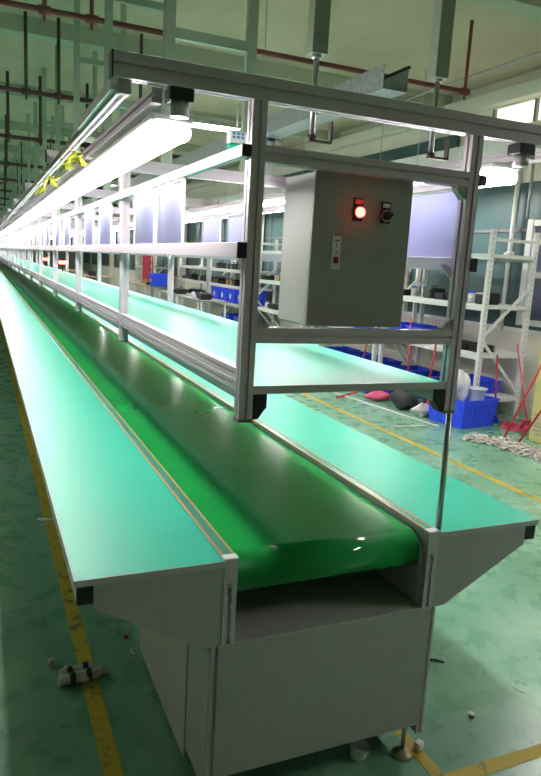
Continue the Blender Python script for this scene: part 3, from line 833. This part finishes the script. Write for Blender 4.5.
def stock(kind, x, y, z, lab, group):
    if kind not in stock_first:
        t = thing({'b': 'parts_box', 't': 'tool_case', 'j': 'plastic_jar', 'p': 'component_tray'}[kind], lab, {'b': 'box', 't': 'case', 'j': 'jar', 'p': 'tray'}[kind], (x, y, z), group=group)
        if kind == 'b':
            MB().box(-.11, .11, -.08, .08, 0, .13, bev=.006).build('box_body', M['card'], t); MB().box(-.112, .112, -.082, .082, .13, .14, bev=.003).build('flap_lid', M['card'], t)
        if kind == 't':
            MB().box(-.14, .14, -.10, .10, 0, .15, bev=.02).build('case_body', M['black'], t)
            MB().tube([(-.05, 0, .15), (-.05, 0, .18), (.05, 0, .18), (.05, 0, .15)], .008, 8).build('handle', M['black'], t)
        if kind == 'j':
            MB().tube([(0, 0, 0), (0, 0, .11), (0, 0, .13)], [.05, .05, .035], 14).build('jar_body', M['whiteplastic'], t); MB().tube([(0, 0, .13), (0, 0, .155)], .038, 14).build('lid', M['blue'], t)
        if kind == 'p':
            q = MB(); q.box(-.16, .16, -.10, .10, 0, .012)
            for k in range(3): q.box(-.16, .16, -.10, .10, .02 + k * .028, .034 + k * .028, bev=.004)
            q.box(-.14, .14, -.08, .08, .01, .09); q.build('tray_stack', M['rubber'], t)
        stock_first[kind] = t; return t
    return dup(stock_first[kind], (x, y, z), label=lab, group=group)
KN = {'b': 'cardboard parts box', 't': 'black tool case', 'j': 'white jar with blue lid', 'p': 'stack of black trays'}
for (y0, L, z, where, seed) in ((7.05, 2.0, 1.431, "the first rack's upper shelf", 1), (9.55, 2.1, 1.431, "the second rack's upper shelf", 2), (12.4, 2.3, 1.431, "the third rack's upper shelf", 3),
                                (12.4, 2.3, .781, "the third rack's middle shelf", 4), (15.6, 2.6, 1.181, "the crate rack's second shelf", 5), (15.6, 2.6, 1.601, "the crate rack's top shelf", 6),
                                (18.8, 2.6, .721, "the distant rack's second shelf", 7), (18.8, 2.6, 1.181, "the distant rack's third shelf", 8), (9.55, 2.1, 2.091, "the second rack's top shelf", 9)):
    cnt = {}
    for (y, r) in cell(y0, L, z, seed):
        k = 't' if r < .38 else ('p' if r < .66 else ('j' if r < .86 else 'b'))
        if seed in (3, 4) and r < .6:
            coil('dark cable coil on %s, %s from the front' % (where, ordn[cnt.setdefault('c', 0)]), (6.18, y, z)); cnt['c'] += 1; continue
        i = cnt.get(k, 0); cnt[k] = i + 1
        stock(k, 6.20, y, z, '%s on %s, %s of its kind' % (KN[k], where, ordn[min(i, 11)]), 'stock on %s' % where)
for i in range(3):
    stock('p', 6.28, 7.15 + .24 * i, .781, 'stack of black trays on the middle shelf of the first rack, %s' % ordn[i], 'black trays in the first rack')
wb = MB(); wb.tube([(0, -.06, .025), (0, .06, .025)], .025, 10); wb.box(-.08, -.03, -.03, .03, 0, .03)
tag(wb.build('white_fitting', M['whiteplastic'], None, (6.45, 7.0, 2.091)), 'small white plastic fitting on the top shelf of the first rack', 'fitting')

# white vertical conduit on the right wall
cq = MB(); cq.tube([(6.95, 7.55, FZ + 1.15), (6.95, 7.55, 3.34)], .035, 12)
tag(cq.build('wall_conduit', M['white_paint']), 'tall white conduit running up the teal glazing behind the first rack', 'conduit')
cq = MB(); cq.tube([(6.93, 7.28, 2.6), (6.93, 7.28, 3.34)], .02, 8)
tag(cq.build('wall_pipe', M['steel']), 'thin grey pipe above the white window at the right edge', 'pipe')

# yellow cabinet with louvres
yc_ = thing('metal_cabinet', 'pale yellow metal cabinet with louvre slots at the right edge', 'cabinet', (6.24, 5.42, FZ))
MB().box(-.26, .26, -.42, .40, 0, 1.22, bev=.012).build('cabinet_body', M['yellow'], yc_)
lv = MB()
for k in range(6): lv.box(-.266, -.258, .02, .34, .09 + .045 * k, .11 + .045 * k)
lv.build('louvres', M['grey'], yc_)

# mops
def mop(lab, head_c, ang, base, top, seed, L=.55, W=.22):
    t = thing('string_mop', lab, 'mop', (base[0], base[1], FZ))
    o = Vector((base[0], base[1], FZ))
    MB().tube([Vector(base) - o, Vector(top) - o], .013, 10).build('handle', M['red'], t)
    MB().box(-.07, .07, -.02, .02, .02, .06, bev=.006).build('clamp', M['red'], t, (0, 0, 0), ang)
    y = MB(); rnd = random.Random(seed)
    c = Vector((head_c[0] - base[0], head_c[1] - base[1], 0)); d = Vector((math.cos(ang), math.sin(ang), 0)); e = Vector((-d.y, d.x, 0))
    for k in range(150):
        u = rnd.uniform(-.5, .5) * L; pts = []; v = rnd.uniform(-.3, .3) * W; a = rnd.uniform(-1, 1); s = rnd.choice((-1, 1)); h = rnd.uniform(.01, .07)
        for q in range(6):
            tt = q / 5
            p = c + d * (u + a * .14 * tt + .02 * math.sin(q * 2 + k)) + e * (v + s * W * .45 * tt + .015 * math.cos(q * 3 + k)) + Vector((0, 0, .008 + h * math.sin(PI * (.25 + .75 * tt))))
            pts.append(p)
        y.tube(pts, .0075, 5)
    y.build('mop_yarn', M['yarn'], t)
    return t
mop('red handled string mop with grey yarn, left of the two on the aisle floor', (5.40, 5.80), math.radians(-50), (5.52, 5.74, FZ + .05), (5.95, 5.63, 1.05), 1, .45, .24)
mop('red handled string mop with grey yarn nearest the right edge', (5.50, 5.34), math.radians(-85), (5.56, 5.55, FZ + .05), (5.955, 5.03, 1.30), 2, .55, .26)
# brooms leaning at the racks
def broom(name, lab, base, top, mat, headmat, hw=.16):
    t = thing(name, lab, 'broom', (base[0], base[1], FZ))
    o = Vector((base[0], base[1], FZ))
    MB().tube([(0, 0, .10), Vector(top) - o], .012, 10).build('handle', M[mat], t)
    h = MB(); h.add([(-hw, -.03, 0), (hw, -.03, 0), (hw, .03, 0), (-hw, .03, 0), (-hw * .45, -.02, .11), (hw * .45, -.02, .11), (hw * .45, .02, .11), (-hw * .45, .02, .11)],
                    [(3, 2, 1, 0), (4, 5, 6, 7), (0, 1, 5, 4), (1, 2, 6, 5), (2, 3, 7, 6), (3, 0, 4, 7)])
    h.build('broom_head', M[headmat], t)
    return t
broom('broom', 'pink broom standing by the rack next to the yellow cabinet', (6.42, 6.30, 0), (6.62, 6.84, .92), 'pink', 'pink')
dp = thing('dustpan', 'bright pink dustpan on the floor beside the yellow cabinet', 'dustpan', (6.20, 6.28, FZ), .3)
q = MB(); q.add([(-.14, -.12, .004), (.14, -.12, .004), (.12, .10, .02), (-.12, .10, .02)], [(0, 1, 2, 3)]); q.box(-.14, -.13, -.12, .10, 0, .05); q.box(.13, .14, -.12, .10, 0, .05); q.box(-.13, .13, .09, .10, 0, .07); q.box(-.13, .13, -.12, .09, 0, .006)
q.build('pan', M['pink'], dp); MB().tube([(0, .10, .05), (0, .2, .10)], .012, 8).build('handle', M['pink'], dp)
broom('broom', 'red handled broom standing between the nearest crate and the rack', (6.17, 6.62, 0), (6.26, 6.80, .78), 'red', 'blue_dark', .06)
broom('broom', 'red handled broom leaning on the first rack, behind the front right post', (5.74, 7.55, 0), (5.97, 7.7, 1.10), 'red', 'darkcloth')
broom('broom', 'red handled broom leaning on the first rack, second left of the front right post', (5.70, 7.95, 0), (5.97, 8.4, 1.10), 'red', 'darkcloth')
broom('broom', 'red handled broom leaning on the first rack, third left of the front right post', (5.62, 9.25, 0), (5.97, 9.4, 1.10), 'red', 'darkcloth')
# floor clutter of the aisle
tag(MB().tube([(4.60, 6.67, FZ + .012), (5.12, 6.60, FZ + .012)], .012, 8).build('white_stick', M['whiteplastic']), 'short white stick lying on the aisle floor by the yellow line', 'stick')
tag(MB().tube([(4.90, 9.0, FZ + .013), (5.22, 6.55, FZ + .013)], .013, 8).build('white_pipe', M['whiteplastic']), 'long thin white pipe lying on the floor along the racks', 'pipe')
tag(MB().tube([(4.78, 8.40, FZ + .015), (5.45, 8.72, FZ + .045)], .015, 8).build('red_stick', M['red']), 'red stick lying on the aisle floor before the pink bags', 'stick')
q = MB().blob((0, 0, 0), (.20, .17, .15), 5, .22); tag(q.build('cloth_bag', M['darkcloth'], None, (5.42, 7.60, FZ + .15)), 'round dark grey cloth bag on the aisle floor', 'bag')
q = MB().blob((0, 0, 0), (.19, .14, .13), 8, .28); tag(q.build('cloth_bag', M['redcloth'], None, (5.70, 7.20 + .0, FZ + .13)), 'crimson cloth bag between the dark bag and the nearest crate', 'bag')
q = MB().blob((0, 0, 0), (.20, .10, .07), 9, .3); tag(q.build('cloth_bag', M['pink'], None, (5.35, 8.15, FZ + .07)), 'pink cloth bundle on the floor behind the dark bag', 'bag')
q = MB().blob((0, 0, 0), (.15, .10, .08), 11, .4); tag(q.build('cleaning_rag', M['yarn'], None, (5.42, 7.16, FZ + .08)), 'crumpled grey rag on the floor before the dark bag', 'rag')

# benches and far stuff
def bench(x, y, w, d, h, lab, top='wood'):
    t = thing('work_bench', lab, 'bench', (x, y, FZ), group='work benches beyond the conveyor')
    MB().box(0, w, 0, d, h - .03, h, bev=.004).build('bench_top', M[top], t)
    for a in (.03, w - .07):
        for b in (.03, d - .07): MB().box(a, a + .04, b, b + .04, 0, h - .03).build('leg', M['white_paint'], t)
    MB().box(.07, w - .07, .05, d - .05, .35, .37).build('lower_shelf', M['tabletop_grey'], t)
    return t
bench(4.75, 15.2, .7, 1.8, .95, 'grey bench with dark tools in front of the distant blue crates', 'tabletop_grey')
bench(4.75, 17.4, .7, 2.0, .95, 'dark bench seen through the second bay of the frame', 'tabletop_grey')
bench(4.8, 21.5, 1.1, 3.4, .98, 'tan bench in front of the red banner')
bench(3.8, 28, 1.2, 4, .98, 'tan bench farther down the hall')
bench(3.6, 35, 1.2, 4, .98, 'farthest tan bench in the hall')
for i, (x, y, z, k, lab) in enumerate(((5.0, 15.6, .851, 't', 'black tool case on the grey bench, nearest'), (5.1, 16.1, .851, 't', 'black tool case on the grey bench, second'), (5.0, 16.6, .851, 'j', 'white jar with blue lid on the grey bench'),
                                       (5.0, 17.8, .851, 't', 'black tool case on the dark bench'), (5.1, 18.4, .851, 'p', 'stack of black trays on the dark bench'), (5.2, 22.2, .881, 'p', 'stack of dark trays on the tan bench'),
                                       (5.3, 23.6, .881, 'b', 'cardboard box on the tan bench'), (4.3, 29, .881, 't', 'dark case on the bench farther down the hall'), (4.4, 30.2, .881, 't', 'second dark case on the bench farther down the hall'))):
    stock(k, x, y, z, lab, 'things on the benches')
lc = dup(bc, (5.35, 22.4 - .9, .881), label='blue crate on the tan bench before the cream column')
# red banner on the cream column wall
bn = thing('banner', 'red hanging banner with pale marks in the far right of the hall', 'banner', (6.40, 24.9, .95))
MB().box(-.006, .006, 0, 2.0, 0, 1.25).build('cloth', M['redcloth'], bn)
MB().box(-.02, .02, -.02, 2.02, 1.24, 1.28).build('batten', M['white_paint'], bn)
bn.location = (6.0, 25.2, .75)
q = MB()
for k in range(3): q.box(-.009, -.006, .25, .45, .35 + k * .28, .50 + k * .28)
q.build('banner_marks', M['yellow'], bn)
for a in (0.0, 1.96): MB().box(-.02, .02, a, a + .04, -.85, 1.24).build('stand_leg', M['white_paint'], bn)
# two tiny red counters hanging far down the line
for y, lab in ((13.6, 'tiny glowing red counter far down the line, right one'), (17.5, 'tiny glowing red counter far down the line, left one')):
    t = thing('counter_display', lab, 'display', (1.45, y, 1.60), group='red counters')
    MB().box(-.10, .10, 0, .05, -.06, .06, bev=.005).build('case', M['black'], t); MB().box(-.08, .08, -.004, .0, -.035, .035).build('digits', M['red_lens'], t)
    MB().box(-.01, .01, .01, .03, -.18, -.06).build('stand', M['black'], t)

# ================================================================== SMALL THINGS ON THE NEAR FLOOR
gl = thing('glove_roll', 'rolled white work gloves tied with dark tape on the yellow line', 'gloves', (.365, 2.80, FZ), math.radians(6))
for k, (dy, L, rr) in enumerate(((-.030, .095, .027), (.030, .075, .024))):
    q = MB(); P_ = []; R2 = []
    for i in range(11):
        u = i / 10; P_.append((-L + 2 * L * u, dy + .004 * math.sin(u * 7), rr)); R2.append(rr * (.55 + .45 * math.sin(PI * min(1, max(0, u * .9 + .08))) ** .5) * (1 + .08 * math.sin(i * 2.3)))
    q.tube(P_, R2, 14); q.build('glove', M['whitecloth'], gl)
for x in (-.035, .035):
    q = MB(); q.tube([(x - .011, 0, .03), (x + .011, 0, .03)], .0, 4) if 0 else None
    for dy, rr in ((-.030, .029), (.030, .026)): q.tube([(x - .012, dy, rr), (x + .012, dy, rr)], rr * 1.02, 16)
    q.build('tape_band', M['black'], gl)
q = MB(); 
for k in range(4): q.tube([(.09, -.03 + .012 * k, .025), (.125, -.04 + .018 * k, .018)], [.008, .003], 6)
q.build('finger_tips', M['whitecloth'], gl)
tag(MB().tube([(0, -.018, .018), (0, .018, .018)], .018, 12).build('foam_plug', M['whitecloth'], None, (.262, 2.93, FZ)), 'small round white plug left of the glove roll', 'plug')
tag(MB().tube([(.33, 4.74, FZ + .012), (.47, 4.66, FZ + .012)], .012, 8).build('white_stub', M['whiteplastic']), 'short white stub lying across the left yellow line', 'stick')
q = MB(); q.tube([(.03 * math.cos(a), .03 * math.sin(a), .004) for a in [PI * .7 + i * .25 for i in range(9)]], .004, 6)
tag(q.build('cable_tie', M['whiteplastic'], None, (.66, 2.93, FZ)), 'curled white cable tie on the dark floor by the side panel', 'cable tie')
q = MB().blob((0, 0, 0), (.016, .012, .008), 3, .3, 8, 5); tag(q.build('red_scrap', M['redcloth'], None, (.63, 3.06, FZ + .008)), 'tiny red scrap on the dark floor by the side panel', 'scrap')
q = MB(); q.tube([(.96 * 0, 0, .004), (.03, .01, .006), (.07, -.01, .005), (.10, -.04, .004)], .005, 6)
tag(q.build('black_cord', M['rubber'], None, (1.97, 2.40, FZ)), 'short black cord on the green floor right of the housing', 'cord')
q = MB()
q.tube([(0, 0, .0), (0, 0, .016)], .013, 6); q.tube([(0, 0, .015), (0, 0, .019)], .006, 10, 0)
tag(q.build('steel_nut', M['steel'], None, (1.93, 1.99, FZ)), 'small steel nut on the floor beside the yellow corner', 'nut')
q = MB().tube([(0, 0, 0), (0, 0, .004), (.004, 0, .03), (.010, 0, .05)], [.030, .032, .038, .043], 16, caps=False); q.add([(.03 * math.cos(k * PI / 4), .03 * math.sin(k * PI / 4), .001) for k in range(8)], [tuple(reversed(range(8)))])
tag(q.build('broken_cup', M['whiteplastic'], None, (1.33, 1.95, FZ)), 'torn white plastic cup piece lying before the front panel', 'cup')
q = MB(); q.box(-.02, .02, -.015, .015, 0, .035, bev=.004)
tag(q.build('white_block', M['whiteplastic'], None, (1.585, 1.90, FZ), .4), 'small white block right beside the front levelling foot', 'block')
tag(MB().bar((0, 0, .003), (.045, .008, .003), .008, .005).build('yellow_chip', M['ribbon'], None, (1.62, 1.765 - .06, FZ)), 'tiny yellow chip on the floor below the yellow corner', 'chip')
q = MB(); q.tube([(.035 * math.cos(a), .045 * math.sin(a), .002) for a in [i * .35 for i in range(13)]], .0025, 6)
tag(q.build('clear_strap', M['whiteplastic'], None, (2.30, 2.08, FZ)), 'thin curled white strap on the bright floor near the right edge', 'strap')

# ================================================================== CAMERA, WORLD, VIEW
R = Matrix(((0.9176657465931823, -0.3933600545486676, 0.056191147123428424), (0.021888832981824303, 0.19124193851427856, 0.9812988331512451), (-0.3967498664401429, -0.899274367720314, 0.18410636882236972)))
cam = bpy.data.cameras.new('camera'); co = bpy.data.objects.new('camera', cam); COL.objects.link(co)
co.matrix_world = Matrix.Translation((0, 0, 1.8)) @ R.transposed().to_4x4()
cam.sensor_fit = 'VERTICAL'; cam.sensor_height = 36; cam.lens = 662.0 / 776 * 36
cam.clip_start = .05; cam.clip_end = 200
SC.camera = co
w = bpy.data.worlds.new('world'); SC.world = w; w.use_nodes = True
w.node_tree.nodes['Background'].inputs['Color'].default_value = (.7, .8, .85, 1); w.node_tree.nodes['Background'].inputs['Strength'].default_value = .05
vs_ = SC.view_settings
SC.display_settings.display_device = 'sRGB'
vs_.view_transform = 'Standard'; vs_.look = 'None'; vs_.gamma = 1; vs_.exposure = 1.0; vs_.use_curve_mapping = False
SC.cycles.max_bounces = 8; SC.cycles.diffuse_bounces = 4; SC.cycles.use_denoising = True
SC.cycles.sample_clamp_indirect = 6
